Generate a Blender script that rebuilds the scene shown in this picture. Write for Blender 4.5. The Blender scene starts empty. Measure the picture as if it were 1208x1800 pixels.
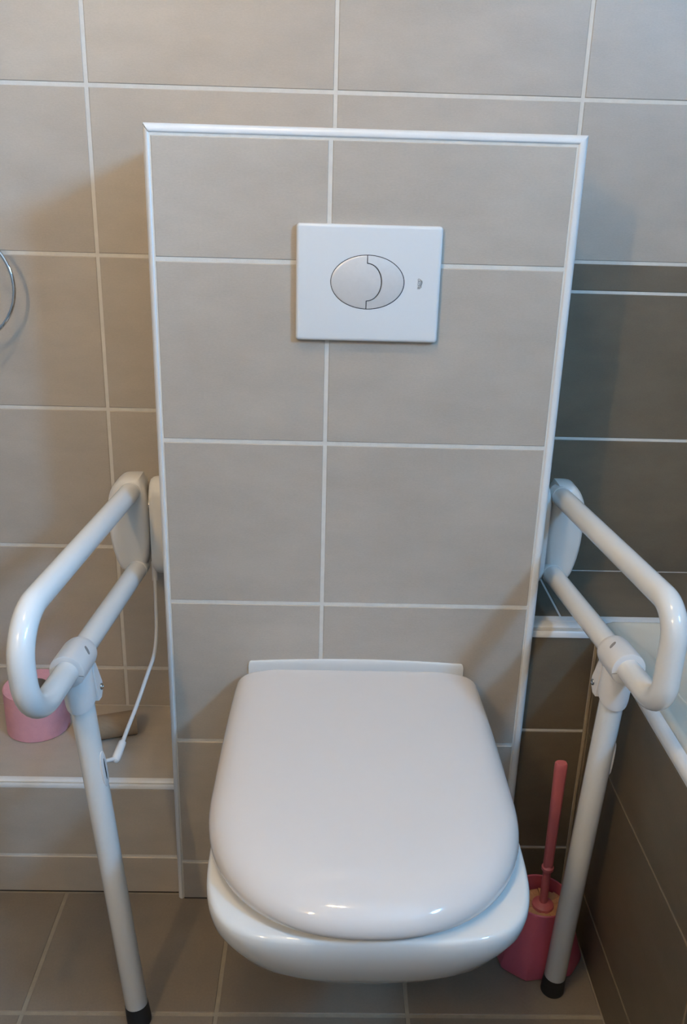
import bpy, bmesh, math, random
from mathutils import Vector, Matrix

random.seed(7)
SC = bpy.context.scene
COL = SC.collection
PI = math.pi

# ------------------------------------------------------------------ camera
cam_data = bpy.data.cameras.new('camera')
cam = bpy.data.objects.new('camera', cam_data)
COL.objects.link(cam)
cam_data.sensor_fit = 'VERTICAL'
cam_data.sensor_height = 24.0
cam_data.lens = 20.846
cam_data.clip_start = 0.02
right = Vector((0.99956, -0.0136, 0.02639))
fwd = Vector((0.0219, 0.93789, -0.34624))
up = Vector((-0.02004, 0.34666, 0.93778))
M = Matrix((right, up, -fwd)).transposed().to_4x4()
M.translation = Vector((0.0, -1.24112, 1.19057))
cam.matrix_world = M
SC.camera = cam

# ------------------------------------------------------------------ world, daylight, exposure
world = bpy.data.worlds.new('sky')
SC.world = world
world.use_nodes = True
bg = world.node_tree.nodes['Background']
bg.inputs[0].default_value = (0.35, 0.62, 1.0, 1)
bg.inputs[1].default_value = 0.15

def area(name, loc, target, sx, sy, power, color):
    l = bpy.data.lights.new(name, 'AREA')
    l.shape = 'RECTANGLE'
    l.size, l.size_y = sx, sy
    l.energy = power
    l.color = color
    o = bpy.data.objects.new(name, l)
    COL.objects.link(o)
    o.location = loc
    o.rotation_euler = (Vector(target) - Vector(loc)).to_track_quat('-Z', 'Y').to_euler()
    return o

# daylight entering by the window over the bath (the window is built below)
WIN = dict(y0=-1.74, y1=-0.98, z0=1.79, z1=2.17)
WALL_T = 0.16        # depth of the window reveal
DAY = area('daylight', (1.435, -1.36, 1.98), (0.0, -1.00, 1.62), 0.76, 0.38, 155.0, (0.195, 0.53, 0.97))
LAMP_POS = (-0.18, -0.80, 2.36)
LAMP_POWER = 23.0
FILL_POS = (-0.82, -1.79, 1.95)  # added fill light, unseen behind the viewer
FILL_POWER = 31.0
LAMP_COLOR = (1.0, 0.70, 0.34)

SC.view_settings.view_transform = 'Standard'
SC.view_settings.look = 'None'
SC.view_settings.exposure = 0.12
SC.view_settings.gamma = 1.0
SC.view_settings.use_curve_mapping = False

# ------------------------------------------------------------------ materials
def mat(name, color, rough=0.5, metal=0.0, noise=None, bump=None, coat=0.0, spec=0.5, sub=0.0, per_object=0.0, emit=None):
    """noise=(scale, amount[, stretch]) mottles the colour; bump=(scale, strength)."""
    m = bpy.data.materials.new(name)
    m.use_nodes = True
    nt = m.node_tree
    b = nt.nodes['Principled BSDF']
    b.inputs['Base Color'].default_value = (*color, 1)
    b.inputs['Roughness'].default_value = rough
    b.inputs['Metallic'].default_value = metal
    b.inputs['Specular IOR Level'].default_value = spec
    b.inputs['Coat Weight'].default_value = coat
    b.inputs['Coat Roughness'].default_value = 0.05
    if sub:
        b.inputs['Subsurface Weight'].default_value = sub
        b.inputs['Subsurface Radius'].default_value = (0.01, 0.006, 0.005)
    if emit:
        b.inputs['Emission Color'].default_value = (*emit[0], 1)
        b.inputs['Emission Strength'].default_value = emit[1]
    tc = nt.nodes.new('ShaderNodeTexCoord')
    if noise:
        sc, am = noise[0], noise[1]
        mp = nt.nodes.new('ShaderNodeMapping')
        st = noise[2] if len(noise) > 2 else (1, 1, 1)
        mp.inputs['Scale'].default_value = st
        nt.links.new(tc.outputs['Object'], mp.inputs['Vector'])
        n1 = nt.nodes.new('ShaderNodeTexNoise')
        n1.noise_dimensions = '4D'
        n1.inputs['Scale'].default_value = sc
        n1.inputs['Detail'].default_value = 6
        n1.inputs['Roughness'].default_value = 0.62
        n2 = nt.nodes.new('ShaderNodeTexNoise')
        n2.inputs['Scale'].default_value = sc * 28
        n2.inputs['Detail'].default_value = 3
        oi = nt.nodes.new('ShaderNodeObjectInfo')
        mul = nt.nodes.new('ShaderNodeMath'); mul.operation = 'MULTIPLY'
        mul.inputs[1].default_value = 37.0
        nt.links.new(oi.outputs['Random'], mul.inputs[0])
        nt.links.new(mul.outputs[0], n1.inputs['W'])
        nt.links.new(mp.outputs[0], n1.inputs['Vector'])
        nt.links.new(mp.outputs[0], n2.inputs['Vector'])
        ad = nt.nodes.new('ShaderNodeMath'); ad.operation = 'MULTIPLY_ADD'
        ad.inputs[1].default_value = 0.45
        nt.links.new(n2.outputs['Fac'], ad.inputs[0])
        nt.links.new(n1.outputs['Fac'], ad.inputs[2])
        ramp = nt.nodes.new('ShaderNodeMapRange')
        ramp.inputs['From Min'].default_value = 0.45
        ramp.inputs['From Max'].default_value = 1.0
        ramp.inputs['To Min'].default_value = 1 - am
        ramp.inputs['To Max'].default_value = 1 + am
        nt.links.new(ad.outputs[0], ramp.inputs['Value'])
        val = ramp.outputs[0]
        if per_object:
            pr = nt.nodes.new('ShaderNodeMapRange')
            pr.inputs['To Min'].default_value = 1 - per_object
            pr.inputs['To Max'].default_value = 1 + per_object
            nt.links.new(oi.outputs['Random'], pr.inputs['Value'])
            mm = nt.nodes.new('ShaderNodeMath'); mm.operation = 'MULTIPLY'
            nt.links.new(val, mm.inputs[0]); nt.links.new(pr.outputs[0], mm.inputs[1])
            val = mm.outputs[0]
        mix = nt.nodes.new('ShaderNodeVectorMath'); mix.operation = 'SCALE'
        mix.inputs[0].default_value = color
        nt.links.new(val, mix.inputs['Scale'])
        nt.links.new(mix.outputs[0], b.inputs['Base Color'])
    if bump:
        nb = nt.nodes.new('ShaderNodeTexNoise')
        nb.inputs['Scale'].default_value = bump[0]
        nb.inputs['Detail'].default_value = 4
        nt.links.new(tc.outputs['Object'], nb.inputs['Vector'])
        bp = nt.nodes.new('ShaderNodeBump')
        bp.inputs['Strength'].default_value = bump[1]
        bp.inputs['Distance'].default_value = 0.001
        nt.links.new(nb.outputs['Fac'], bp.inputs['Height'])
        nt.links.new(bp.outputs[0], b.inputs['Normal'])
    return m

TILE_LIGHT = mat('light_tile', (0.44, 0.392, 0.338), 0.42, noise=(9, 0.10, (1, 2.2, 1)), bump=(260, 0.10), per_object=0.02)
TILE_DARK = mat('dark_tile', (0.150, 0.121, 0.086), 0.42, noise=(11, 0.16, (1, 2, 1)), bump=(260, 0.12), per_object=0.03)
TILE_FLOOR = mat('floor_tile', (0.20, 0.165, 0.13), 0.45, noise=(10, 0.14), bump=(220, 0.15), per_object=0.03)
GROUT = mat('white_grout', (0.66, 0.63, 0.58), 0.85, noise=(60, 0.08), bump=(900, 0.5))
GROUT_FLOOR = mat('floor_grout', (0.30, 0.26, 0.20), 0.9, noise=(60, 0.15), bump=(900, 0.5))
GROUT_CORNER = mat('corner_grout', (0.34, 0.28, 0.20), 0.85, noise=(40, 0.2), bump=(700, 0.5))
SEAL = mat('dark_joint', (0.03, 0.025, 0.02), 0.9)
TRIM = mat('white_trim', (0.72, 0.72, 0.72), 0.28, noise=(30, 0.04))
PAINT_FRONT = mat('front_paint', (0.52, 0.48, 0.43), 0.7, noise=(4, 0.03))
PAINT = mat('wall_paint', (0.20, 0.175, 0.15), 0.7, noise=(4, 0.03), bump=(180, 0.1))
CEIL = mat('ceiling_paint', (0.5, 0.48, 0.45), 0.8, noise=(4, 0.02))
PLASTER = mat('plaster', (0.5, 0.47, 0.43), 0.9, noise=(8, 0.06))
CERAMIC = mat('ceramic', (0.78, 0.765, 0.74), 0.10, coat=0.4, noise=(3, 0.01))
LID = mat('seat_plastic', (0.755, 0.705, 0.675), 0.08, coat=0.3, noise=(3, 0.01))
HINGE = mat('hinge_plastic', (0.76, 0.75, 0.73), 0.25, noise=(5, 0.015))
ENAMEL = mat('bath_enamel', (0.68, 0.63, 0.53), 0.10, coat=0.4, noise=(3, 0.01))
RAIL = mat('rail_coating', (0.76, 0.755, 0.74), 0.20, coat=0.25, noise=(14, 0.012))
RAILP = mat('rail_plastic', (0.74, 0.72, 0.71), 0.42, noise=(20, 0.015))
BRACK = mat('bracket_plastic', (0.72, 0.70, 0.67), 0.28, noise=(12, 0.02))
RUBBER = mat('black_rubber', (0.008, 0.008, 0.009), 0.6, noise=(40, 0.2))
STEEL = mat('steel', (0.42, 0.41, 0.40), 0.25, metal=1.0, noise=(80, 0.06))
CHROME = mat('chrome', (0.75, 0.75, 0.76), 0.07, metal=1.0, noise=(60, 0.02))
PLATE = mat('plate_plastic', (0.70, 0.72, 0.74), 0.30, noise=(8, 0.012))
BUTTON = mat('satin_button', (0.66, 0.65, 0.65), 0.36, metal=0.15, noise=(160, 0.04))
GAP = mat('button_gap', (0.03, 0.03, 0.035), 0.8)
LOGO = mat('logo_print', (0.13, 0.14, 0.15), 0.6)
HOLE = mat('hole_dark', (0.02, 0.019, 0.018), 0.8)
PINK_PAPER = mat('pink_paper', (0.72, 0.36, 0.42), 0.9, noise=(70, 0.06), bump=(500, 0.5))
CARD = mat('cardboard', (0.30, 0.215, 0.14), 0.85, noise=(40, 0.12, (1, 6, 1)), bump=(300, 0.3))
CARD_GREY = mat('grey_cardboard', (0.16, 0.135, 0.12), 0.9, noise=(60, 0.1))
SLOT_GREY = mat('slot_grey', (0.27, 0.25, 0.24), 0.7, noise=(60, 0.05))
PINK_DARK = mat('pink_plastic', (0.56, 0.115, 0.165), 0.28, noise=(6, 0.05), sub=0.0)
PINK_HANDLE = mat('pink_handle', (0.60, 0.16, 0.18), 0.33, noise=(10, 0.04))
BRISTLE = mat('bristle', (0.60, 0.32, 0.17), 0.7, noise=(90, 0.2))
WINFRAME = mat('window_plastic', (0.8, 0.8, 0.8), 0.3, noise=(10, 0.02))
LAMP_M = mat('lamp_metal', (0.8, 0.8, 0.8), 0.3, metal=0.6, noise=(20, 0.02))

glass = bpy.data.materials.new('window_glass')
glass.use_nodes = True
_nt = glass.node_tree
_nt.nodes.clear()
_o = _nt.nodes.new('ShaderNodeOutputMaterial')
_t = _nt.nodes.new('ShaderNodeBsdfTransparent')
_g = _nt.nodes.new('ShaderNodeBsdfGlossy'); _g.inputs['Roughness'].default_value = 0.02
_f = _nt.nodes.new('ShaderNodeFresnel'); _f.inputs['IOR'].default_value = 1.45
_m = _nt.nodes.new('ShaderNodeMixShader')
_nt.links.new(_f.outputs[0], _m.inputs[0])
_nt.links.new(_t.outputs[0], _m.inputs[1]); _nt.links.new(_g.outputs[0], _m.inputs[2])
_nt.links.new(_m.outputs[0], _o.inputs[0])

# ------------------------------------------------------------------ mesh helpers
def link(name, me, m, parent=None, smooth=None):
    o = bpy.data.objects.new(name, me)
    COL.objects.link(o)
    if m is not None and not me.materials:
        me.materials.append(m)
    if parent is not None:
        o.parent = parent
    if smooth is not None:
        for p in me.polygons:
            p.use_smooth = True
        me.set_sharp_from_angle(angle=math.radians(smooth))
    return o

def root_offset(parent):
    r = parent
    off = Vector((0, 0, 0))
    while r is not None:
        off += r.location
        r = r.parent
    return off

def mesh(name, verts, faces, m, parent=None, smooth=None, fix=True):
    """Verts are given in room coordinates; the object sits at its parent's origin."""
    off = root_offset(parent)
    me = bpy.data.meshes.new(name)
    me.from_pydata([Vector(v) - off for v in verts], [], faces)
    if fix:
        bm = bmesh.new(); bm.from_mesh(me)
        bmesh.ops.recalc_face_normals(bm, faces=bm.faces)
        bm.to_mesh(me); bm.free()
    me.update()
    return link(name, me, m, parent, smooth)

def box_vf(x0, x1, y0, y1, z0, z1):
    v = [(x, y, z) for x in (x0, x1) for y in (y0, y1) for z in (z0, z1)]
    f = [(0, 1, 3, 2), (4, 6, 7, 5), (0, 4, 5, 1), (2, 3, 7, 6), (0, 2, 6, 4), (1, 5, 7, 3)]
    return v, f

def join(*vfs):
    V, F = [], []
    for v, f in vfs:
        n = len(V)
        V += list(v)
        F += [tuple(i + n for i in q) for q in f]
    return V, F

def sweep_vf(pts, rad, seg=24, caps=True):
    pts = [Vector(p) for p in pts]
    n = len(pts)
    rads = rad if isinstance(rad, (list, tuple)) else [rad] * n
    tang = []
    for i in range(n):
        a, b = pts[max(i - 1, 0)], pts[min(i + 1, n - 1)]
        tang.append((b - a).normalized())
    ref = Vector((0, 0, 1)) if abs(tang[0].z) < 0.9 else Vector((1, 0, 0))
    nrm = (ref - tang[0] * ref.dot(tang[0])).normalized()
    V, F = [], []
    for i in range(n):
        if i:
            nrm = (nrm - tang[i] * nrm.dot(tang[i])).normalized()
        bi = tang[i].cross(nrm)
        for k in range(seg):
            a = 2 * PI * k / seg
            V.append(pts[i] + (nrm * math.cos(a) + bi * math.sin(a)) * rads[i])
    for i in range(n - 1):
        for k in range(seg):
            k2 = (k + 1) % seg
            F.append((i * seg + k, i * seg + k2, (i + 1) * seg + k2, (i + 1) * seg + k))
    if caps:
        F.append(tuple(range(seg))[::-1])
        F.append(tuple(range((n - 1) * seg, n * seg)))
    return V, F

def lathe_axis(p0, d, prof, seg=32):
    """prof: (distance along d, radius)."""
    d = Vector(d).normalized()
    pts = [Vector(p0) + d * t for t, r in prof]
    ref = Vector((0, 0, 1)) if abs(d.z) < 0.9 else Vector((1, 0, 0))
    u = (ref - d * ref.dot(d)).normalized(); w = d.cross(u)
    V, F = [], []
    for p, (t, r) in zip(pts, prof):
        for k in range(seg):
            a = 2 * PI * k / seg
            V.append(p + (u * math.cos(a) + w * math.sin(a)) * max(r, 1e-5))
    n = len(prof)
    for i in range(n - 1):
        for k in range(seg):
            k2 = (k + 1) % seg
            F.append((i * seg + k, i * seg + k2, (i + 1) * seg + k2, (i + 1) * seg + k))
    F.append(tuple(range(seg))[::-1]); F.append(tuple(range((n - 1) * seg, n * seg)))
    return V, F

def rings_vf(rings, close_bottom=True, close_top=True):
    n = len(rings[0])
    V, F = [], []
    for r in rings:
        V += list(r)
    for i in range(len(rings) - 1):
        for k in range(n):
            k2 = (k + 1) % n
            F.append((i * n + k, i * n + k2, (i + 1) * n + k2, (i + 1) * n + k))
    if close_bottom:
        F.append(tuple(range(n))[::-1])
    if close_top:
        F.append(tuple(range((len(rings) - 1) * n, len(rings) * n)))
    return V, F

def thing(name, label, cat, loc, group=None):
    o = bpy.data.objects.new(name, None)
    COL.objects.link(o)
    o.location = loc
    o.empty_display_size = 0.05
    o['label'] = label; o['category'] = cat
    if group:
        o['group'] = group
    return o

def struct(name, verts, faces, m, smooth=None):
    o = mesh(name, verts, faces, m, None, smooth)
    o['kind'] = 'structure'
    return o

# ------------------------------------------------------------------ tiles: one bevelled slab each
_tile_cache = {}
def tile_mesh(w, h, t, m, name, ch=0.0012):
    key = (round(w, 4), round(h, 4), round(t, 4), m.name)
    if key in _tile_cache:
        return _tile_cache[key]
    a, b = w / 2, h / 2
    V = [(-a, -b, -t), (a, -b, -t), (a, b, -t), (-a, b, -t),
         (-a, -b, -ch), (a, -b, -ch), (a, b, -ch), (-a, b, -ch),
         (-a + ch, -b + ch, 0), (a - ch, -b + ch, 0), (a - ch, b - ch, 0), (-a + ch, b - ch, 0)]
    F = []
    for L in (0, 4):
        for k in range(4):
            k2 = (k + 1) % 4
            F.append((L + k, L + k2, L + 4 + k2, L + 4 + k))
    F.append((8, 9, 10, 11))
    me = bpy.data.meshes.new(name)
    me.from_pydata(V, [], F); me.materials.append(m)
    _tile_cache[key] = me
    return me

def tile(parent, center, ux, uy, w, h, m, t=0.005, name='tile', proud=0.0011):
    ux, uy = Vector(ux), Vector(uy)
    n = ux.cross(uy)
    o = bpy.data.objects.new(name, tile_mesh(w, h, t, m, name))
    COL.objects.link(o)
    mw = Matrix((ux, uy, n)).transposed().to_4x4()
    mw.translation = Vector(center) + n * (proud + random.uniform(-0.00025, 0.00025))
    o.parent = parent
    o.matrix_local = mw
    return o

G = 0.0050     # grout width
def tile_grid(parent, us, vs, place, ux, uy, m, gap=G):
    """us, vs: joint positions; each cell becomes one tile. place(u, v) -> point on the surface."""
    for a, b in zip(us[:-1], us[1:]):
        for c, d in zip(vs[:-1], vs[1:]):
            w, h = abs(b - a) - gap, abs(d - c) - gap
            if w < 0.004 or h < 0.004:
                continue
            tile(parent, place((a + b) / 2, (c + d) / 2), ux, uy, w, h, m)

# room extents
XL, XR, YB, YF, ZC = -1.00, 1.25, 0.25, -1.85, 2.45
PX0, PX1, PZ = -0.2430, 0.3330, 1.2575      # cistern panel
LEDGE_Z = 0.5350
AX = 0.4450                                  # bath apron plane
BOX_Y = 0.0190                               # front of the tiled box beside the bath

# ------------------------------------------------------------------ structure: floor, walls, ceiling
fl = struct('floor', *box_vf(XL, XR, YF, YB, -0.06, -0.001), GROUT_FLOOR)
fx = [-0.149 - 0.2925 * 3, -0.149 - 0.2925 * 2, -0.4415, -0.149, 0.143, 0.4450]
fx[0] = XL
fy = [YF, -0.234 - 0.2925 * 6, -0.234 - 0.2925 * 5, -0.234 - 0.2925 * 4, -0.234 - 0.2925 * 3, -0.234 - 0.2925 * 2, -0.234 - 0.2925, -0.234, 0.012]
tile_grid(fl, fx, fy, lambda u, v: (u, v, -0.001), (1, 0, 0), (0, 1, 0), TILE_FLOOR, 0.0058)

wb = struct('wall_back', *box_vf(XL, XR, YB, YB + 0.1, 0, ZC), GROUT)
pw = lambda u, v: (u, YB, v)
tile_grid(wb, [XL, -0.752, -0.3725, 0.005], [0.231, 0.316, 0.565, 0.819, 1.0725, 1.3205, 1.573, 1.826, 2.079, 2.332, ZC], pw, (1, 0, 0), (0, 0, 1), TILE_LIGHT, 0.0056)
tile_grid(wb, [0.005, 0.3835, 0.763, XR], [1.081, 1.3205, 1.573, 1.826, 2.079, 2.332, ZC], pw, (1, 0, 0), (0, 0, 1), TILE_LIGHT, 0.0056)
tile_grid(wb, [0.330, 0.388, 0.768, XR], [0.533, 0.785, 1.034, 1.081], pw, (1, 0, 0), (0, 0, 1), TILE_DARK, 0.0050)

# right wall with the window opening
W = WIN
struct('wall_right', *join(
    box_vf(XR, XR + WALL_T, YF, W['y0'], 0, ZC), box_vf(XR, XR + WALL_T, W['y1'], YB, 0, ZC),
    box_vf(XR, XR + WALL_T, W['y0'], W['y1'], 0, W['z0']), box_vf(XR, XR + WALL_T, W['y0'], W['y1'], W['z1'], ZC)), PAINT)
struct('wall_left', *box_vf(XL - 0.1, XL, YF, YB, 0, ZC), PAINT)
struct('wall_front', *box_vf(XL, XR, YF - 0.1, YF, 0, ZC), PAINT_FRONT)
struct('ceiling', *box_vf(XL, XR, YF, YB, ZC, ZC + 0.1), CEIL)
fw = 0.035
wf = struct('window_1', *join(
    box_vf(XR + WALL_T - 0.05, XR + WALL_T, W['y0'], W['y1'], W['z0'], W['z0'] + fw), box_vf(XR + WALL_T - 0.05, XR + WALL_T, W['y0'], W['y1'], W['z1'] - fw, W['z1']),
    box_vf(XR + WALL_T - 0.05, XR + WALL_T, W['y0'], W['y0'] + fw, W['z0'] + fw, W['z1'] - fw), box_vf(XR + WALL_T - 0.05, XR + WALL_T, W['y1'] - fw, W['y1'], W['z0'] + fw, W['z1'] - fw),
    box_vf(XR + WALL_T - 0.05, XR + WALL_T, -1.375, -1.345, W['z0'] + fw, W['z1'] - fw)), WINFRAME)
mesh('pane', *box_vf(XR + WALL_T - 0.027, XR + WALL_T - 0.023, W['y0'] + fw, W['y1'] - fw, W['z0'] + fw, W['z1'] - fw), glass, wf)

# ------------------------------------------------------------------ trims
def trim_profile(wd, back=0.012, n=6):
    """(a, b): a inward from the outer edge, b protrusion in front of the tiles."""
    r = 0.007
    pr = [(0.0, -back), (0.0, -r + 0.002)]
    for k in range(1, n + 1):
        t = PI / 2 * k / n
        pr.append((r - r * math.cos(t), -r + 0.002 + r * math.sin(t)))
    pr += [(wd - 0.0025, 0.0020), (wd - 0.0008, 0.0012), (wd, -0.001), (wd, -back)]
    return pr

def bar(name, prof, start, end, m, parent):
    """prof points are placed by start(a, b) and end(a, b)."""
    n = len(prof)
    V = [start(a, b) for a, b in prof] + [end(a, b) for a, b in prof]
    F = [(k, (k + 1) % n, n + (k + 1) % n, n + k) for k in range(n)]
    F += [tuple(range(n))[::-1], tuple(range(n, 2 * n))]
    return mesh(name, V, F, m, parent, smooth=50)

# cistern panel: tiled box in front of the wall
pan = struct('wall_cistern', *box_vf(PX0 + 0.004, PX1 - 0.004, 0.0, YB, 0.0, PZ - 0.004), GROUT)
pf = lambda u, v: (u, 0.0, v)
TW0, TW1, TT = 0.0085, 0.0125, 0.0115
rows = [-0.001, 0.0815, 0.3290, 0.5805, 0.8375, 1.0895, PZ - TT - 0.0005]
tile_grid(pan, [PX0 + TW0 - 0.001, -0.0005, PX1 - TW1 + 0.0005], rows, pf, (1, 0, 0), (0, 0, 1), TILE_LIGHT, 0.0052)
# side tiles of the panel
for a, b in zip(rows[:-1], rows[1:]):
    if b - a > 0.02:
        tile(pan, (PX0 + 0.004, 0.125, (a + b) / 2), (0, -1, 0), (0, 0, 1), 0.235, b - a - 0.005, TILE_LIGHT)
        tile(pan, (PX1 - 0.004, 0.125, (a + b) / 2), (0, 1, 0), (0, 0, 1), 0.235, b - a - 0.005, TILE_LIGHT)
tile(pan, (0.045, 0.130, PZ - 0.004), (1, 0, 0), (0, 1, 0), PX1 - PX0 - 0.02, 0.225, TILE_LIGHT)
PL, PR, PT = trim_profile(TW0), trim_profile(TW1), trim_profile(TT)
bar('edge_trim', PL, lambda a, b: (PX0 + a, -b, 0.0), lambda a, b: (PX0 + a, -b, PZ - 0.001 - a * TT / TW0), TRIM, pan)
bar('edge_trim', PR, lambda a, b: (PX1 - a, -b, 0.0), lambda a, b: (PX1 - a, -b, PZ - a * TT / TW1), TRIM, pan)
bar('edge_trim', PT, lambda a, b: (PX0 + 0.0008 + a * TW0 / TT, -b, PZ - a), lambda a, b: (PX1 - a * TW1 / TT, -b, PZ - a), TRIM, pan)
# dark silicone joint where the panel and shelf meet the floor
random.seed(3)
def ragged_joint(parent, x0, x1, y):
    n = 26
    V, F = [], []
    for k in range(n + 1):
        xx = x0 + (x1 - x0) * k / n
        hh = random.uniform(0.0012, 0.0042)
        V += [(xx, y - 0.0012, 0.0), (xx, y - 0.0012, hh), (xx, y + 0.003, hh), (xx, y + 0.003, 0.0)]
    for k in range(n):
        i, j = 4 * k, 4 * k + 4
        F += [(i, j, j + 1, i + 1), (i + 1, j + 1, j + 2, i + 2), (i, i + 3, j + 3, j)]
    F += [(0, 1, 2, 3), (4 * n, 4 * n + 3, 4 * n + 2, 4 * n + 1)]
    mesh('floor_joint', V, F, SEAL, parent)
ragged_joint(pan, PX0 + 0.01, PX1 - 0.012, 0.0)

# tiled shelf on the left
SZ, SY = 0.2320, 0.0130
sh = struct('wall_shelf', *box_vf(XL, PX0 + 0.003, SY, YB, 0.0, SZ), GROUT)
tile_grid(sh, [XL, -0.6230, PX0 + 0.003], [SY + 0.0105, YB], lambda u, v: (u, v, SZ), (1, 0, 0), (0, 1, 0), TILE_LIGHT, 0.003)
tile_grid(sh, [XL, -0.6230, PX0 + 0.003], [-0.001, 0.0800, SZ - 0.0085], lambda u, v: (u, SY, v), (1, 0, 0), (0, 0, 1), TILE_LIGHT, 0.0050)
PS = []
rr = 0.0105
for k in range(9):
    t = PI / 2 * k / 8
    PS.append((rr * (1 - math.cos(t)), rr * (1 - math.sin(t))))      # (behind front, below top)
PS += [(0.0135, 0.0), (0.0135, 0.0125), (0.0, 0.0125)]
bar('edge_trim', PS, lambda a, b: (XL, SY - 0.002 + a, SZ + 0.0025 - b), lambda a, b: (PX0 + 0.002, SY - 0.002 + a, SZ + 0.0025 - b), TRIM, sh)
ragged_joint(sh, XL + 0.01, PX0, SY)

# dark tiled box between the panel and the bath, with the ledge behind the bath
lb = struct('wall_ledge', *join(box_vf(PX1 - 0.006, AX - 0.002, BOX_Y, YB, 0.0, LEDGE_Z - 0.001), box_vf(AX - 0.002, XR, 0.068, YB, 0.0, LEDGE_Z - 0.001)), GROUT)
tile_grid(lb, [PX1 - 0.006, 0.3910, 0.770, XR], [0.060, YB], lambda u, v: (u, v, LEDGE_Z - 0.001), (1, 0, 0), (0, 1, 0), TILE_DARK, 0.0032)
tile_grid(lb, [PX1 - 0.006, AX - 0.004], [-0.001, 0.1045, 0.3450, LEDGE_Z - 0.014], lambda u, v: (u, BOX_Y, v), (1, 0, 0), (0, 0, 1), TILE_DARK, 0.0042)
tile(lb, (PX1 - 0.006, 0.2, 0.3), (0, -1, 0), (0, 0, 1), 0.01, 0.4, TILE_DARK)
mesh('sealant_strip', *box_vf(PX1 - 0.004, AX + 0.004, 0.044, 0.0602, LEDGE_Z - 0.006, LEDGE_Z + 0.0008), TRIM, lb)
mesh('sealant_strip', *box_vf(AX + 0.0042, XR, 0.0515, 0.0602, LEDGE_Z - 0.016, LEDGE_Z + 0.0016), TRIM, lb)
PB = []
rr = 0.0150
for k in range(9):
    t = PI / 2 * k / 8
    PB.append((rr * (1 - math.cos(t)), rr * (1 - math.sin(t))))
PB += [(0.0255, 0.0), (0.0255, 0.016), (0.0, 0.016)]
bar('edge_trim', PB, lambda a, b: (PX1 - 0.003, BOX_Y - 0.003 + a, LEDGE_Z + 0.001 - b), lambda a, b: (AX + 0.002, BOX_Y - 0.003 + a, LEDGE_Z + 0.001 - b), TRIM, lb)
# beige grout bead in the corner between box and apron
V, F = sweep_vf([(AX - 0.0030, BOX_Y - 0.0005, z) for z in (0.0, 0.1, 0.2, 0.3, 0.36, 0.44, LEDGE_Z - 0.016)], [0.0026, 0.0030, 0.0026, 0.0036, 0.0034, 0.0024, 0.0026], 10)
mesh('corner_joint', V, F, GROUT_CORNER, lb, smooth=40)

# tiled apron of the bath
ap = struct('wall_apron', *box_vf(AX, AX + 0.012, -1.70, BOX_Y, 0.0, LEDGE_Z - 0.016), GROUT_CORNER)
tile_grid(ap, [-0.010, 0.456, 0.835, 1.214, 1.593, 1.70], [-0.001, 0.0945, 0.3490, LEDGE_Z - 0.016], lambda u, v: (AX, -u, v), (0, -1, 0), (0, 0, 1), TILE_DARK, 0.0030)

PA = [(a * 0.72, b * 0.72) for a, b in PB[:9]] + [(0.0150, 0.0), (0.0150, 0.004), (0.0125, 0.0150), (0.0010, 0.0155)]
bar('edge_trim', PA, lambda a, b: (AX - 0.0030 + a, BOX_Y - 0.003, LEDGE_Z + 0.001 - b), lambda a, b: (AX - 0.0030 + a, -1.69, LEDGE_Z + 0.001 - b), TRIM, ap)

# ------------------------------------------------------------------ bathtub
def rrect(x0, x1, y0, y1, r, z, seg=8):
    P = []
    for cx, cy, a0 in ((x1 - r, y1 - r, 0), (x0 + r, y1 - r, PI / 2), (x0 + r, y0 + r, PI), (x1 - r, y0 + r, 1.5 * PI)):
        for k in range(seg + 1):
            a = a0 + PI / 2 * k / seg
            P.append((cx + r * math.cos(a), cy + r * math.sin(a), z))
    return P

TX0, TX1, TY0, TY1 = AX + 0.0125, XR - 0.004, -1.695, 0.0510
TZ = LEDGE_Z + 0.001
tub = thing('bathtub', 'white enamel bathtub built in behind the dark tiled side panel', 'bathtub', (0.8, -0.8, 0.0))
R = []
def off(d, z, r, dx=0.0):
    R.append(rrect(TX0 + d + dx, TX1 - d, TY0 + d, TY1 - d * 0.8, r, z))
off(0.004, TZ - 0.0240, 0.004); off(0.0005, TZ - 0.0225, 0.005); off(0.0, TZ - 0.012, 0.006)
off(0.0015, TZ - 0.006, 0.008); off(0.006, TZ - 0.0015, 0.012); off(0.011, TZ, 0.016); off(0.016, TZ - 0.001, 0.02); off(0.026, TZ - 0.0035, 0.035)
off(0.040, TZ - 0.0050, 0.06); off(0.052, TZ - 0.0110, 0.08); off(0.062, TZ - 0.026, 0.10); off(0.070, TZ - 0.06, 0.11); off(0.095, TZ - 0.22, 0.13)
off(0.120, TZ - 0.33, 0.14); off(0.15, TZ - 0.375, 0.14); off(0.20, TZ - 0.39, 0.13)
V, F = rings_vf(R, close_bottom=False, close_top=True)
mesh('tub_shell', V, F, ENAMEL, tub, smooth=50)
V, F = lathe_axis((0.80, -0.15, TZ - 0.39), (0, 0, 1), [(0, 0.001), (0, 0.032), (0.003, 0.032), (0.004, 0.027), (0.002, 0.02), (0.002, 0.001)], 24)
mesh('drain', V, F, CHROME, tub, smooth=40)

# ------------------------------------------------------------------ toilet
CX = 0.058
toi = thing('toilet', 'white wall-hung toilet with a closed rounded lid below the flush plate', 'toilet', (CX, 0.0, 0.0))

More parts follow.
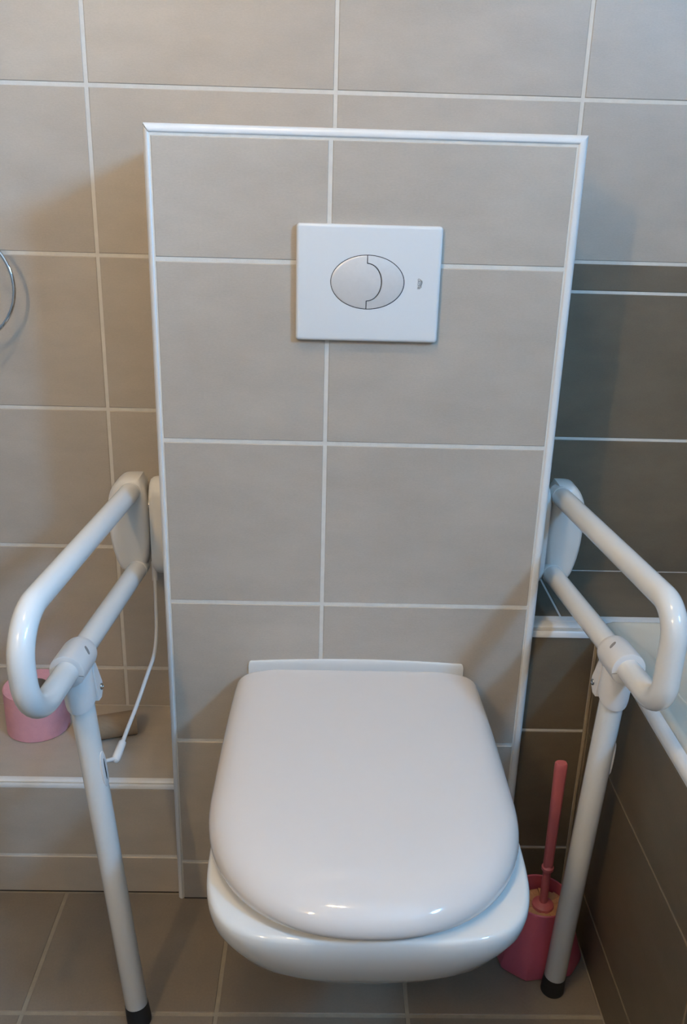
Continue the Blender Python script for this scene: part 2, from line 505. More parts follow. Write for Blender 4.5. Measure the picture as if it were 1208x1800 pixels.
def d_outline(a, yback, ystraight, yfront, n, z, aback=None, rc=0.02, seg=26):
    """D-shaped outline: straight sides that may narrow to the back, superelliptic front."""
    aback = a if aback is None else aback
    b = ystraight - yfront
    P = []
    for k in range(2 * seg + 1):                       # front half, right to left
        t = PI * k / (2 * seg)
        c, s = math.cos(t), math.sin(t)
        X = a * math.copysign(abs(c) ** (2.0 / n), c)
        Y = ystraight - b * abs(s) ** (2.0 / n)
        P.append((X, Y))
    side = []
    for k in range(1, 9):
        f = k / 8.0
        y = ystraight + (yback - rc - ystraight) * f
        e = f * f * (0.55 + 0.45 * f)
        side.append((a + (aback - a) * e, y))
    cor = []
    for k in range(1, 7):
        t = PI / 2 * k / 6
        cor.append((aback - rc + rc * math.cos(t), yback - rc + rc * math.sin(t)))
    left = [(-X, Y) for X, Y in side + cor]
    rightp = [(X, Y) for X, Y in reversed(side + cor)]
    return [(CX + X, Y, z) for X, Y in P + left + rightp]

BCX = 0.0035                                         # the bowl sits a little off the lid's centre line
bowl = []
for z, a, yf, ys, n, ab, yb in (
        (0.090, 0.080, -0.17, -0.10, 2.4, 0.080, 0.0),
        (0.110, 0.088, -0.21, -0.11, 2.4, 0.088, 0.0),
        (0.150, 0.098, -0.265, -0.13, 2.5, 0.098, 0.0),
        (0.195, 0.112, -0.325, -0.16, 2.6, 0.118, 0.0),
        (0.230, 0.126, -0.372, -0.19, 2.7, 0.138, 0.0),
        (0.258, 0.142, -0.408, -0.21, 2.8, 0.152, 0.0),
        (0.282, 0.156, -0.428, -0.235, 2.95, 0.164, 0.0),
        (0.308, 0.170, -0.451, -0.26, 3.2, 0.174, 0.0),
        (0.336, 0.182, -0.472, -0.28, 3.5, 0.181, 0.0),
        (0.364, 0.1890, -0.485, -0.295, 3.9, 0.184, 0.0),
        (0.388, 0.1937, -0.4955, -0.300, 4.2, 0.185, 0.0),
        (0.404, 0.1943, -0.4985, -0.300, 4.4, 0.185, 0.0),
        (0.4130, 0.1941, -0.4983, -0.300, 4.4, 0.185, 0.0),
        (0.4162, 0.1930, -0.4972, -0.300, 4.35, 0.183, 0.0),
        (0.4183, 0.1910, -0.4952, -0.300, 4.3, 0.181, -0.001),
        (0.4192, 0.1890, -0.4920, -0.299, 4.2, 0.178, -0.002),
        (0.4192, 0.1500, -0.4500, -0.28, 3.0, 0.150, -0.02)):
    bowl.append([(px + BCX, py, pz) for px, py, pz in d_outline(a, yb, ys, yf, n, z, ab, rc=0.012)])
V, F = rings_vf(bowl)
mesh('bowl', V, F, CERAMIC, toi, smooth=50)

seat = []
for z, d in ((0.4195, 0.012), (0.4205, 0.009), (0.4275, 0.009), (0.4285, 0.013)):
    seat.append(d_outline(0.1955 - d, -0.035, -0.27, -0.505 + d, 2.3, z, 0.185 - d, rc=0.02))
V, F = rings_vf(seat)
mesh('seat', V, F, HINGE, toi, smooth=40)

def arch(P):
    # the back edge bows towards the wall in the middle
    return [(px, py - (0.010 * ((px - CX) / 0.19) ** 2 if py > -0.06 else 0.0) * min(1.0, (py + 0.06) / 0.03), pz) for px, py, pz in P]
lid = []
LIDP = [(0.4290, 0.0060), (0.4288, 0.0028), (0.4310, 0.0008), (0.4360, 0.0), (0.4420, 0.0008), (0.4480, 0.0036), (0.4540, 0.0090),
        (0.4590, 0.0165), (0.4625, 0.0255), (0.4650, 0.0360), (0.4670, 0.0500), (0.4688, 0.075), (0.4700, 0.110)]
for z, d in LIDP:
    db = min(d * 0.10, 0.005)
    lid.append(arch(d_outline(0.1965 - d, -0.0048 - db, -0.285, -0.5085 + d, 2.32, z + 0.0015, 0.1915 - 0.55 * d, rc=max(0.011 - d * 0.1, 0.006))))
V, F = rings_vf(lid)
mesh('lid', V, F, LID, toi, smooth=60)

# raised hinge cover against the wall, behind the lid
hc = []
for z, d in ((0.4195, 0.0), (0.4720, 0.0), (0.4765, 0.0008), (0.4785, 0.002), (0.4793, 0.004)):
    P = []
    n = 20
    for k in range(n + 1):
        f = k / n * 2 - 1
        bowz = 0.0055 * (1 - f * f) if z > 0.45 else 0.0
        P.append((CX - 0.002 + f * (0.1705 - d), -0.0040 + 0.3 * d, z + bowz))
    for k in range(n + 1):
        f = 1 - k / n * 2
        bowz = 0.0055 * (1 - f * f) if z > 0.45 else 0.0
        P.append((CX - 0.002 + f * (0.1705 - d), -0.0010, z + bowz))
    hc.append(P)
V, F = rings_vf(hc)
mesh('hinge_cover', V, F, HINGE, toi, smooth=40)
for s in (-1, 1):
    V, F = lathe_axis((CX + s * 0.14 - 0.018, -0.030, 0.443), (1, 0, 0), [(0, 0.006), (0.001, 0.0085), (0.035, 0.0085), (0.036, 0.006)], 20)
    mesh('hinge', V, F, HINGE, toi, smooth=40)

# ------------------------------------------------------------------ flush plate
fp = thing('flush_plate', 'white dual-flush plate with an oval button pair on the beige tiled panel', 'flush plate', (0.053, 0.0, 1.0645))
FX0, FX1, FZ0, FZ1 = -0.0440, 0.1505, 0.9875, 1.1405
def rr_xz(d, r, y, seg=5):
    P = []
    for cx, cz, a0 in ((FX1 - d - r, FZ1 - d - r, 0), (FX0 + d + r, FZ1 - d - r, PI / 2), (FX0 + d + r, FZ0 + d + r, PI), (FX1 - d - r, FZ0 + d + r, 1.5 * PI)):
        for k in range(seg + 1):
            a = a0 + PI / 2 * k / seg
            P.append((cx + r * math.cos(a), y, cz + r * math.sin(a)))
    return P
rings = [rr_xz(0.001, 0.004, -0.0010), rr_xz(0.0, 0.0045, -0.0030), rr_xz(0.0, 0.0045, -0.0085), rr_xz(0.0009, 0.004, -0.0105), rr_xz(0.0025, 0.0032, -0.0118), rr_xz(0.0045, 0.002, -0.0120)]
V, F = rings_vf(rings)
mesh('plate', V, F, PLATE, fp, smooth=35)
BX, BZ, BA, BB = 0.0522, 1.0668, 0.0500, 0.0358
FYP = -0.0120
# dark recess seen as the thin gap line round and between the buttons
V = [(BX + BA * math.cos(2 * PI * k / 64), FYP - 0.0002, BZ + BB * math.sin(2 * PI * k / 64)) for k in range(64)]
V += [(a, FYP + 0.001, c) for a, b, c in V[:64]]
F = [tuple(range(64))] + [(k, (k + 1) % 64, 64 + (k + 1) % 64, 64 + k) for k in range(64)] + [tuple(range(64, 128))[::-1]]
mesh('button_gap', V, F, GAP, fp)
def dome(px, pz):
    q = ((px - BX) / BA) ** 2 + ((pz - BZ) / BB) ** 2
    return FYP - 0.0006 - 0.0034 * max(0.0, 1 - q)
XS, Z1, Z2, AR, BR = 0.0512, 1.0915, 1.0425, 0.0195, 0.0245      # dividing line and arc
g = 0.00048
def ell(t, s=1.0):
    return (BX + (BA - 2 * g) * s * math.cos(t), BZ + (BB - 2 * g) * s * math.sin(t))
tt = math.acos((XS - BX) / BA)
# large button: ellipse left of the line, plus the half-disc bulge
out = []
N = 40
for k in range(N + 1):
    t = tt + (2 * PI - 2 * tt) * k / N
    p = ell(t); out.append((min(p[0], XS - g), p[1]))
out.append((XS - g, Z2 - 0.0))
M2 = 24
for k in range(M2 + 1):
    t = -PI / 2 + PI * k / M2
    out.append((XS + (AR - g) * math.cos(t), (Z1 + Z2) / 2 + (BR - g) * math.sin(t)))
out.append((XS - g, Z1))
cx0, cz0 = 0.046, BZ
V, F = [], []
n = len(out)
levels = [1.0, 0.985, 0.93, 0.8, 0.6, 0.4, 0.2]
V += [(px, FYP - 0.0001, pz) for px, pz in out]
for L in levels:
    for px, pz in out:
        qx, qz = cx0 + (px - cx0) * L, cz0 + (pz - cz0) * L
        V.append((qx, dome(qx, qz) + (0.0003 if L == 1.0 else 0), qz))
for i in range(len(levels)):
    for k in range(n):
        k2 = (k + 1) % n
        F.append((i * n + k, i * n + k2, (i + 1) * n + k2, (i + 1) * n + k))
V.append((cx0, dome(cx0, cz0), cz0))
for k in range(n):
    F.append((len(levels) * n + k, len(levels) * n + (k + 1) % n, len(V) - 1))
mesh('large_button', V, F, BUTTON, fp, smooth=30)
# crescent button: strip between arc and ellipse
V, F = [], []
N, K = 44, 7
inner, outer = [], []
for k in range(N + 1):
    t = -tt + 2 * tt * k / N
    p = ell(t); outer.append((max(p[0], XS + g), p[1]))
ins = 5
for k in range(N + 1):
    if k < ins:
        z = outer[0][1] + (Z2 - outer[0][1]) * k / ins
        inner.append((XS + g, z))
    elif k > N - ins:
        z = Z1 + (outer[-1][1] - Z1) * (k - (N - ins)) / ins
        inner.append((XS + g, z))
    else:
        t = -PI / 2 + PI * (k - ins) / (N - 2 * ins)
        inner.append((XS + (AR + g) * math.cos(t) if 0 < k - ins < N - 2 * ins else XS + g, (Z1 + Z2) / 2 + (BR + g) * math.sin(t)))
fr = [0.0, 0.03, 0.15, 0.4, 0.65, 0.85, 0.97, 1.0]
for k in range(N + 1):
    for j, f in enumerate(fr):
        qx = inner[k][0] + (outer[k][0] - inner[k][0]) * f
        qz = inner[k][1] + (outer[k][1] - inner[k][1]) * f
        edge = j in (0, len(fr) - 1)
        V.append((qx, FYP - 0.0001 if edge else dome(qx, qz), qz))
K = len(fr)
for k in range(N):
    for j in range(K - 1):
        F.append((k * K + j, k * K + j + 1, (k + 1) * K + j + 1, (k + 1) * K + j))
mesh('small_button', V, F, BUTTON, fp, smooth=30)
# maker's mark, turned a quarter to read downwards, with its three waves
def text_mesh(body, size, m, parent, mw, name):
    c = bpy.data.curves.new(name, 'FONT')
    c.body = body; c.size = size; c.align_x = 'CENTER'; c.align_y = 'CENTER'
    c.extrude = 0.00006; c.resolution_u = 2
    t = bpy.data.objects.new(name, c)
    COL.objects.link(t)
    dg = bpy.context.evaluated_depsgraph_get()
    me = bpy.data.meshes.new_from_object(t.evaluated_get(dg))
    bpy.data.objects.remove(t)
    me.materials.clear(); me.transform(mw)
    me.transform(Matrix.Translation(-root_offset(parent)))
    return link(name, me, m, parent)
mw = Matrix(((0, 1, 0), (0, 0, -1), (-1, 0, 0))).to_4x4()     # text x -> -z, text y -> +x, out -> -y
mw.translation = Vector((0.1212, FYP - 0.0003, 1.0665))
lt = text_mesh('GROHE', 0.0043, LOGO, fp, mw, 'lettering')
parts = []
for j in range(3):
    pts = []
    half = 0.0062 - 0.0008 * j
    for k in range(15):
        f = k / 14 * 2 - 1
        pts.append((0.1236 + 0.0010 * j + 0.0005 * math.sin(f * PI), FYP - 0.0003, 1.0662 + f * half))
    parts.append(sweep_vf(pts, 0.00022, 6))
mesh('wave_mark', *join(*parts), LOGO, fp)

# ------------------------------------------------------------------ folding grab rails
def u_path(p, q, d, L, Rb, n=14):
    p, q, d = Vector(p), Vector(q), Vector(d).normalized()
    upv = p - q
    upv = upv - d * upv.dot(d)
    sp = upv.length; upv.normalize()
    q = p - upv * sp
    pts = [p - d * 0.02] + [p + d * (L - Rb) * k / 8 for k in range(1, 9)]
    c = p + d * (L - Rb) - upv * Rb
    for i in range(1, n + 1):
        a = PI / 2 * i / n
        pts.append(c + upv * Rb * math.cos(a) + d * Rb * math.sin(a))
    c2 = q + d * (L - Rb) + upv * Rb
    for i in range(0, n + 1):
        a = PI / 2 * i / n
        pts.append(c2 + d * Rb * math.cos(a) - upv * Rb * math.sin(a))
    pts += [q + d * (L - Rb) * k / 8 for k in range(7, 0, -1)] + [q - d * 0.02]
    return pts, q, d, upv

def grab_rail(label, sg, p, q, d, L, Rb, sclamp, foot, bracket, rod):
    t = thing('grab_rail', label, 'grab rail', (foot[0], foot[1], 0.0), 'folding grab rails beside the toilet')
    pts, q, d, upv = u_path(p, q, d, L, Rb)
    RT = 0.0158
    V, F = sweep_vf(pts, RT, 28)
    mesh('rail_tube', V, F, RAIL, t, smooth=40)
    # pivot body: front-view outline with cut corners, rounded all over
    xi, xo, z0, z1, yf, yb = bracket
    def outline(dd, y, taper=0.0):
        w = abs(xo - xi) - 2 * dd
        # (inboard 0 .. outboard 1, height) corner list with radii cuts
        a, b = z0 + dd, z1 - dd
        H = b - a
        raw = [(0.0, 0.0), (0.62, 0.0), (0.80, 0.03 * H / H), (1.0, 0.34), (1.0, 0.72), (0.93, 0.86), (0.66, 0.985), (0.45, 1.0), (0.0, 1.0)]
        # smooth with Chaikin
        P = raw
        for _ in range(2):
            Q = []
            for i in range(len(P)):
                p0, p1 = P[i], P[(i + 1) % len(P)]
                Q.append((0.75 * p0[0] + 0.25 * p1[0], 0.75 * p0[1] + 0.25 * p1[1]))
                Q.append((0.25 * p0[0] + 0.75 * p1[0], 0.25 * p0[1] + 0.75 * p1[1]))
            P = Q
        return [(xi + sg * (dd + u * w), y, a + v * H) for u, v in P]
    rg = [outline(0.006, yb), outline(0.002, yb - 0.004), outline(0.0, yb - 0.010), outline(0.0, yf + 0.018), outline(0.0012, yf + 0.009), outline(0.004, yf + 0.003), outline(0.009, yf)]
    V, F = rings_vf(rg)
    body = mesh('pivot_body', V, F, BRACK, t, smooth=35)
    for e in (p, q):
        e = Vector(e)
        V, F = lathe_axis(e - d * 0.006, d, [(0, RT + 0.0003), (0.0066, RT + 0.0006), (0.0070, RT + 0.0004), (0.0071, RT + 0.0001)], 28)
        mesh('collar', V, F, BRACK, body, smooth=40)
    # wall flange on the side of the panel, the body turns against it
    xw = PX0 + 0.003 if sg < 0 else PX1 - 0.003
    xf = xi - sg * 0.0012
    def fl_out(dd, xx, cut=0.0):
        y0, y1, a, b = yf - (0.002 if sg < 0 else 0.012) + dd, yb + 0.004 - dd, z0 - 0.006 + dd, z1 - 0.004 - dd
        r = 0.026
        P = []
        for cy, cz, a0 in ((y1 - r, b - r, 0), (y0 + r, b - r, PI / 2), (y0 + r, a + r, PI), (y1 - r, a + r, 1.5 * PI)):
            for k in range(7):
                an = a0 + PI / 2 * k / 6
                P.append((xx, cy + r * math.cos(an), cz + r * math.sin(an)))
        return P
    rg = [fl_out(0.0, xw), fl_out(0.0, xf - sg * 0.012), fl_out(0.0015, xf - sg * 0.005), fl_out(0.005, xf - sg * 0.001), fl_out(0.010, xf)]
    V, F = rings_vf(rg)
    mesh('wall_flange', V, F, BRACK, t, smooth=35)
    V, F = lathe_axis((xf - sg * 0.006, (yf + yb) / 2, (z0 + z1) / 2 + 0.03), (sg, 0, 0), [(0, 0.012), (0.016, 0.012)], 24)
    mesh('pivot_pin', V, F, STEEL, t, smooth=40)
    # clamp sleeve on the lower tube
    c = q + d * sclamp
    V, F = lathe_axis(c - d * 0.031, d, [(0.0, RT - 0.0005), (0.0005, 0.0200), (0.0035, 0.0222), (0.012, 0.0238), (0.040, 0.0238), (0.056, 0.0238), (0.0592, 0.0232), (0.060, 0.0222), (0.060, RT - 0.0005)], 36)
    clamp = mesh('clamp', V, F, RAILP, t, smooth=40)
    axis = (Vector(foot) - c).normalized()
    # slot pressed into the sleeve near its top
    side = Vector((-sg, 0, 0)); side = (side - d * side.dot(d)).normalized()
    nrm = (upv * 0.66 + side * 0.75).normalized() if sg < 0 else (upv * 0.86 + side * 0.50).normalized()
    sc_ = c - d * 0.004 + nrm * 0.0236
    wdir = d.cross(nrm).normalized()
    ax1 = ((side - nrm * side.dot(nrm)).normalized() * 0.8 + d * 0.5).normalized()
    V = []
    for k in range(14):
        a = 2 * PI * k / 14
        V.append(sc_ + ax1 * 0.0066 * math.cos(a) + nrm.cross(ax1) * 0.0025 * math.sin(a) + nrm * 0.0003)
    V += [v - nrm * 0.0022 for v in V[:14]]
    F = [tuple(range(14)), tuple(range(14, 28))[::-1]] + [(k, (k + 1) % 14, 14 + (k + 1) % 14, 14 + k) for k in range(14)]
    mesh('slot', V, F, SLOT_GREY, clamp)
    # split line of the two clamp halves
    V, F = sweep_vf([c + d * 0.0292 + side * (RT + 0.0002) - upv * 0.004, c + d * 0.0292 + side * 0.0226 - upv * 0.0042], 0.00035, 6)
    mesh('split_line', V, F, CARD_GREY, clamp)
    # socket that holds the leg, with a rounded lower front edge
    sk, n = [], 30
    e1 = (d - axis * d.dot(axis)).normalized(); e2 = axis.cross(e1)
    for lev, (s0, rad) in enumerate(((0.0, 0.0175), (0.012, 0.0208), (0.030, 0.0212), (0.052, 0.0212), (0.0565, 0.0206), (0.0570, 0.0172))):
        ring = []
        for k in range(n):
            a = 2 * PI * k / n
            fr_ = math.cos(a)                              # +1 at the front of the rail
            low = 0.0125 * max(0, fr_) - 0.012 * max(0, -fr_)
            s = s0 + (low if s0 > 0.045 else 0)
            ring.append(c + axis * s + (e1 * math.cos(a) + e2 * math.sin(a)) * rad)
        sk.append(ring)
    V, F = rings_vf(sk)
    mesh('leg_socket', V, F, RAILP, t, smooth=40)
    # flat lug behind the socket with its screw
    inb = Vector((-sg, 0, 0)); inb = (inb - axis * inb.dot(axis)).normalized()
    bk = -e1
    def lug(sh_):
        o = c + inb * sh_
        return [o + axis * 0.010 + bk * 0.008, o + axis * 0.012 + bk * 0.018, o + axis * 0.044 + bk * 0.029, o + axis * 0.054 + bk * 0.029, o + axis * 0.064 + bk * 0.019, o + axis * 0.064 + bk * 0.008]
    V, F = rings_vf([lug(0.0095), lug(0.0105), lug(0.0195), lug(0.0205)])
    mesh('lug', V, F, RAILP, t, smooth=30)
    so = c + axis * 0.0500 + bk * 0.0225 + inb * 0.0203
    V, F = lathe_axis(so, inb, [(0, 0.0046), (0.0012, 0.0046), (0.0026, 0.0036), (0.0032, 0.0018), (0.0022, 0.0012), (0.0022, 0.0001)], 18)
    mesh('screw', V, F, STEEL, t, smooth=40)
    # leg with rubber foot
    ft = Vector(foot)
    tip = ft - axis * 0.028
    V, F = sweep_vf([c + axis * 0.020, c + axis * 0.2, tip - axis * 0.001, tip], [0.0166, 0.0166, 0.0166, 0.0160], 28)
    mesh('leg', V, F, RAIL, t, smooth=40)
    down = Vector((0, 0, -1))
    base = Vector((ft.x, ft.y, 0.0002))
    rg = []
    for f, rad in ((0.0, 0.0150), (0.02, 0.0172), (0.3, 0.0176), (0.75, 0.0182), (0.93, 0.0182), (1.0, 0.0170)):
        cc = (tip - axis * 0.004).lerp(base, f)
        ax = axis.lerp(down, f).normalized()
        u = Vector((1, 0, 0)); u = (u - ax * u.dot(ax)).normalized(); w = ax.cross(u)
        rg.append([cc + (u * math.cos(2 * PI * k / 24) + w * math.sin(2 * PI * k / 24)) * rad for k in range(24)])
    for v in range(24):
        rg[-1][v].z = 0.0002
    V, F = rings_vf(rg)
    ob = mesh('rubber_foot', V, F, RUBBER, t, smooth=40); ob['label'] = 'black rubber foot'
    # keyhole plate on the inner side of the leg
    kz = 0.425 if sg < 0 else 0.440
    f = (c.z - kz) / (c.z - ft.z)
    kc = c.lerp(ft, f)
    face = (inb * 0.93 + e1 * 0.25 if sg < 0 else -inb * 0.97 + e1 * 0.1).normalized()
    fw_ = axis.cross(face).normalized()
    def kp(h, w, dd, nn=20):
        P = []
        for k in range(nn):
            a = 2 * PI * k / nn
            P.append(kc + face * dd + axis * (h * math.copysign(abs(math.cos(a)) ** 0.7, math.cos(a))) + fw_ * (w * math.sin(a)))
        return P
    V, F = rings_vf([kp(0.027, 0.0070, 0.0120), kp(0.027, 0.0070, 0.0172), kp(0.0255, 0.0058, 0.0180)])
    key = mesh('keyhole_plate', V, F, RAILP, t, smooth=40)
    V, F = rings_vf([kp(0.016, 0.0010, 0.0170), kp(0.016, 0.0010, 0.0183)])
    mesh('keyhole', V, F, HOLE, key)
    if rod:
        pts = [Vector(v) for v in rod]
        fine = []
        for i in range(len(pts) - 1):                     # Catmull-Rom
            p0, p1, p2, p3 = pts[max(i - 1, 0)], pts[i], pts[i + 1], pts[min(i + 2, len(pts) - 1)]
            for k in range(6):
                u = k / 6
                fine.append(0.5 * ((2 * p1) + (p2 - p0) * u + (2 * p0 - 5 * p1 + 4 * p2 - p3) * u * u + (3 * p1 - p0 - 3 * p2 + p3) * u ** 3))
        fine.append(pts[-1])
        V, F = sweep_vf(fine, 0.0030, 12)
        rd = mesh('linkage_rod', V, F, RAILP, t, smooth=40)
        V, F = sweep_vf([(pts[0].x, pts[0].y, pts[0].z + 0.022), (pts[0].x, pts[0].y, pts[0].z - 0.012)], 0.0046, 12)
        mesh('rod_hook', V, F, RAILP, rd, smooth=40)
        a, b = Vector((-0.2822, -0.158, 0.4315)), Vector((-0.2850, -0.1905, 0.4255))
        dd = (b - a).normalized()
        V, F = lathe_axis(a - dd * 0.002, dd, [(0, 0.0036), (0.001, 0.0056), (0.026, 0.0062), (0.032, 0.0060), (0.036, 0.0045), (0.0375, 0.0018)], 16)
        mesh('rod_end', V, F, RAILP, rd, smooth=40)
        V, F = sweep_vf([b - dd * 0.004, kc + face * 0.014 - axis * 0.010], 0.0028, 12)
        mesh('rod_pin', V, F, RAILP, rd, smooth=40)
    return t

grab_rail('white folding grab rail with linkage rod, on the pink roll side of the toilet', -1,
          (-0.3091, 0.1000, 0.7217), (-0.3053, 0.1009, 0.5865), (-0.0803, -0.9967, -0.0088), 0.4441, 0.0610, 0.295,
          (-0.2625, -0.2450, 0.0), (-0.2830, -0.3490, 0.580, 0.744, 0.100, 0.150),
          [(-0.2785, 0.11, 0.5766), (-0.276, 0.095, 0.5297), (-0.2723, 0.07, 0.4901), (-0.2707, 0.035, 0.4673), (-0.2736, -0.01, 0.4559), (-0.2783, -0.07, 0.44), (-0.2817, -0.125, 0.4324), (-0.283, -0.165, 0.429)])
grab_rail('white folding grab rail without rod, beside the bathtub and toilet brush', 1,
          (0.3807, 0.1000, 0.7287), (0.3797, 0.0985, 0.5939), (0.0869, -0.9962, 0.0104), 0.4141, 0.0400, 0.287,
          (0.3765, -0.1850, 0.0), (0.3660, 0.4250, 0.580, 0.747, 0.100, 0.150), None)

# ------------------------------------------------------------------ toilet brush and holder
HB = Vector((0.3650, -0.0985, 0.0))
hold = thing('brush_holder', 'flared pink plastic brush holder on the floor behind the rail leg', 'brush holder', HB)
def holder_ring(rx, z, sq, rot, cx=0.0, cy=0.0, n=64):
    """blend of a square with cut corners (sq=1) and a circle (sq=0)."""
    P = []
    for k in range(n):
        a = 2 * PI * k / n
        ca, sa = math.cos(a), math.sin(a)
        box = 1.0 / max(abs(ca), abs(sa), (abs(ca) + abs(sa)) / 1.56)
        r = rx * ((1 - sq) + sq * box)
        P.append((HB.x + cx + r * math.cos(a + rot), HB.y + cy + r * math.sin(a + rot), z))
    return P
RO = 0.14
HR = [holder_ring(0.0660, 0.0003, 1.0, RO), holder_ring(0.0682, 0.0025, 1.0, RO), holder_ring(0.0690, 0.009, 1.0, RO),
      holder_ring(0.0618, 0.035, 0.95, RO, 0, -0.001), holder_ring(0.0545, 0.065, 0.8, RO, 0, -0.003), holder_ring(0.0495, 0.092, 0.5, RO, 0, -0.006),
      holder_ring(0.0468, 0.1085, 0.15, RO, 0, -0.007), holder_ring(0.0468, 0.1140, 0.0, RO, 0, -0.007), holder_ring(0.0455, 0.1155, 0.0, RO, 0, -0.007),
      holder_ring(0.0440, 0.1140, 0.0, RO, 0, -0.007), holder_ring(0.0436, 0.106, 0.0, RO, 0, -0.007), holder_ring(0.0445, 0.060, 0.2, RO, 0, -0.003), holder_ring(0.0460, 0.010, 0.4, RO)]
V, F = rings_vf(HR)
mesh('holder_body', V, F, PINK_DARK, hold, smooth=32)

BHX, BHY = 0.3705, -0.1040
tb = thing('toilet_brush', 'pink toilet brush standing upright in the pink holder', 'toilet brush', (BHX, BHY, 0.012))
V, F = [], []
def sup(rad, ry, z, n=24, e=2.8):
    P = []
    for k in range(n):
        a = 2 * PI * k / n
        c_, s_ = math.cos(a), math.sin(a)
        P.append((BHX + rad * math.copysign(abs(c_) ** (2 / e), c_), BHY + ry * math.copysign(abs(s_) ** (2 / e), s_), z))
    return P
hz = [(0.172, 0.0070, 0.0062), (0.178, 0.0078, 0.0066), (0.25, 0.0084, 0.0070), (0.32, 0.0092, 0.0074), (0.362, 0.0098, 0.0078), (0.3675, 0.0096, 0.0076), (0.3700, 0.0080, 0.0062)]
V, F = rings_vf([sup(a, b, z) for z, a, b in hz])
ob = mesh('handle', V, F, PINK_HANDLE, tb, smooth=35)
V, F = lathe_axis((BHX, BHY, 0.0), (0, 0, 1), [(0.014, 0.004), (0.014, 0.0060), (0.088, 0.0066), (0.110, 0.0066), (0.160, 0.0066), (0.165, 0.0072), (0.1665, 0.0098), (0.1715, 0.0098), (0.173, 0.0072), (0.176, 0.006)], 22)
mesh('stem', V, F, PINK_HANDLE, tb, smooth=40)
V, F = lathe_axis((BHX, BHY, 0.0), (0, 0, 1), [(0.074, 0.0060), (0.076, 0.0185), (0.089, 0.0190), (0.0965, 0.0170), (0.1000, 0.0110), (0.1015, 0.0068)], 26)
mesh('hub', V, F, PINK_HANDLE, tb, smooth=40)
tufts = []
random.seed(5)
for lev in range(5):
    zc = 0.0895 - lev * 0.014
    cnt = 18
    for k in range(cnt):
        a = 2 * PI * (k + 0.5 * (lev % 2)) / cnt
        u = Vector((math.cos(a), math.sin(a), 0)); w = Vector((-math.sin(a), math.cos(a), 0))
        r0, r1 = 0.010, 0.0365 + random.uniform(-0.0015, 0.0008)
        A = Vector((BHX, BHY, zc)) + u * r0
        B = Vector((BHX, BHY, zc + random.uniform(-0.002, 0.002))) + u * r1
        w0, w1 = 0.0019, 0.0060
        v = [A - w * w0 + Vector((0, 0, .003)), A + w * w0 + Vector((0, 0, .003)), B + w * w1 + Vector((0, 0, .003)), B - w * w1 + Vector((0, 0, .003)),
             A - w * w0 - Vector((0, 0, .004)), A + w * w0 - Vector((0, 0, .004)), B + w * w1 - Vector((0, 0, .005)), B - w * w1 - Vector((0, 0, .005))]
        f = [(0, 1, 2, 3), (7, 6, 5, 4), (0, 4, 5, 1), (1, 5, 6, 2), (2, 6, 7, 3), (3, 7, 4, 0)]
        tufts.append((v, f))
ob = mesh('bristles', *join(*tufts), BRISTLE, tb)
ob['kind'] = 'stuff'

# ------------------------------------------------------------------ things on the shelf
SZT = SZ + 0.0012
RC = Vector((-0.5200, 0.1760, SZT))
pr = thing('toilet_roll', 'pink toilet paper roll standing upright on the tiled shelf', 'toilet roll', RC)
RO_, RI = 0.0560, 0.0215
prof = [(0.0, RI), (0.0, RO_ - 0.002), (0.002, RO_), (0.086, RO_), (0.0885, RO_ - 0.0025), (0.0885, RI), (0.0, RI)]
V, F = [], []
n = 48
for hgt, r in prof[:-1]:
    for k in range(n):
        a = 2 * PI * k / n
        V.append((RC.x + r * math.cos(a), RC.y + r * math.sin(a), RC.z + hgt))
L = len(prof) - 1
for i in range(L):
    j = (i + 1) % L
    for k in range(n):
        k2 = (k + 1) % n
        F.append((i * n + k, i * n + k2, j * n + k2, j * n + k))
mesh('paper', V, F, PINK_PAPER, pr, smooth=40)
V, F = [], []
prof = [(0.0005, RI - 0.0002), (0.0880, RI - 0.0002), (0.0880, RI - 0.0014), (0.0005, RI - 0.0014)]
for hgt, r in prof:
    for k in range(32):
        a = 2 * PI * k / 32
        V.append((RC.x + r * math.cos(a), RC.y + r * math.sin(a), RC.z + hgt))
for i in range(4):
    j = (i + 1) % 4
    for k in range(32):
        k2 = (k + 1) % 32
        F.append((i * 32 + k, i * 32 + k2, j * 32 + k2, j * 32 + k))
mesh('core', V, F, CARD_GREY, pr, smooth=40)

# empty cardboard core lying on the shelf
A, B = Vector((-0.4270, 0.1310, SZT + 0.0222)), Vector((-0.3370, 0.1600, SZT + 0.0222))
ax = (B - A).normalized()
Lc = (B - A).length
V, F = [], []
n = 36
u = Vector((0, 0, 1)); w = ax.cross(u).normalized()
for s, r in ((0, 0.0218), (Lc, 0.0218), (Lc, 0.0206), (0, 0.0206)):
    for k in range(n):
        a = 2 * PI * k / n
        V.append(A + ax * s + u * r * math.sin(a) + w * r * 1.05 * math.cos(a))
for i in range(4):
    j = (i + 1) % 4
    for k in range(n):
        k2 = (k + 1) % n
        F.append((i * n + k, i * n + k2, j * n + k2, j * n + k))
for i in range(len(V)):
    V[i] = Vector(V[i])
o = mesh('cardboard_tube', V, F, CARD, None, smooth=40)
o['label'] = 'empty brown cardboard roll tube lying on the tiled shelf behind the rail leg'
o['category'] = 'cardboard tube'

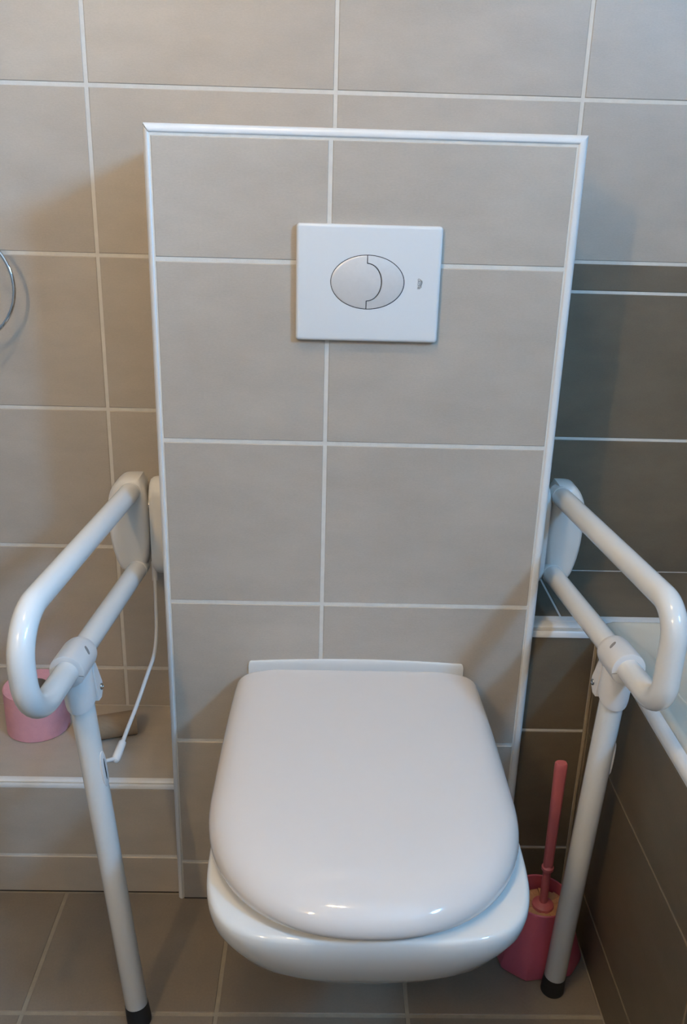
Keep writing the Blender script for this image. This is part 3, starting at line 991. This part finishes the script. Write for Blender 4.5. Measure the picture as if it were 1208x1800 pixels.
# ------------------------------------------------------------------ towel ring on the wall
RCX, RCY, RCZ, RR = -0.5840, 0.2080, 1.0220, 0.0868
tr = thing('towel_ring', 'round chrome towel ring on the beige tiled wall', 'towel ring', (RCX, YB, RCZ + RR))
V, F = [], []
pts = [(RCX + RR * math.cos(2 * PI * k / 72), RCY + 0.006 * math.sin(2 * PI * k / 72), RCZ + RR * math.sin(2 * PI * k / 72)) for k in range(73)]
V, F = sweep_vf(pts, 0.0031, 14, caps=False)
ob = mesh('ring', V, F, CHROME, tr, smooth=60)
V, F = lathe_axis((RCX, YB - 0.0013, RCZ + RR), (0, -1, 0), [(0, 0.024), (0.006, 0.024), (0.009, 0.021), (0.010, 0.010), (0.034, 0.009), (0.048, 0.009), (0.050, 0.007)], 28)
mesh('mount', V, F, CHROME, tr, smooth=40)

# ------------------------------------------------------------------ ceiling lamp with two warm bulbs (above the picture)
lp = thing('ceiling_lamp', 'white ceiling lamp with two warm bulbs above the toilet', 'lamp', (LAMP_POS[0], LAMP_POS[1], ZC))
V, F = lathe_axis((LAMP_POS[0], LAMP_POS[1], ZC), (0, 0, -1), [(0, 0.11), (0.012, 0.11), (0.02, 0.10), (0.02, 0.01)], 36)
mesh('lamp_base', V, F, LAMP_M, lp, smooth=40)
r_b = 0.030
BULB = mat('bulb', (0.9, 0.9, 0.9), 0.3, emit=(LAMP_COLOR, LAMP_POWER / (PI * 4 * PI * r_b * r_b * 2)))
for s in (-1, 1):
    bx = LAMP_POS[0] + s * 0.055
    prof = [(0.0, 0.0)] + [(r_b - r_b * math.cos(PI * k / 14), r_b * math.sin(PI * k / 14)) for k in range(1, 14)] + [(2 * r_b, 0.0)]
    V, F = lathe_axis((bx, LAMP_POS[1], ZC - 0.021), (0, 0, -1), prof, 24)
    mesh('bulb', V, F, BULB, lp, smooth=60)

# ------------------------------------------------------------------ unseen upright tube behind the viewer, added for warm frontal fill
vl = thing('fill_lamp', 'added warm fill lamp with an upright tube, unseen behind the viewer', 'lamp', (FILL_POS[0], YF, FILL_POS[2]))
mesh('lamp_base', *box_vf(FILL_POS[0] - 0.025, FILL_POS[0] + 0.025, YF, YF + 0.03, FILL_POS[2] - 0.22, FILL_POS[2] + 0.22), LAMP_M, vl)
TUBE = mat('fill_glow', (0.9, 0.9, 0.9), 0.4, emit=(LAMP_COLOR, FILL_POWER / (PI * 2 * PI * 0.018 * 0.36)))
V, F = lathe_axis((FILL_POS[0], FILL_POS[1], FILL_POS[2] - 0.18), (0, 0, 1), [(0, 0.012), (0.004, 0.018), (0.356, 0.018), (0.36, 0.012)], 20)
mesh('fill_tube', V, F, TUBE, vl, smooth=40)
for s in (-1, 1):
    mesh('fill_holder', *box_vf(FILL_POS[0] - 0.015, FILL_POS[0] + 0.015, YF + 0.029, FILL_POS[1] + 0.015, FILL_POS[2] + s * 0.19 - 0.012, FILL_POS[2] + s * 0.19 + 0.012), LAMP_M, vl)
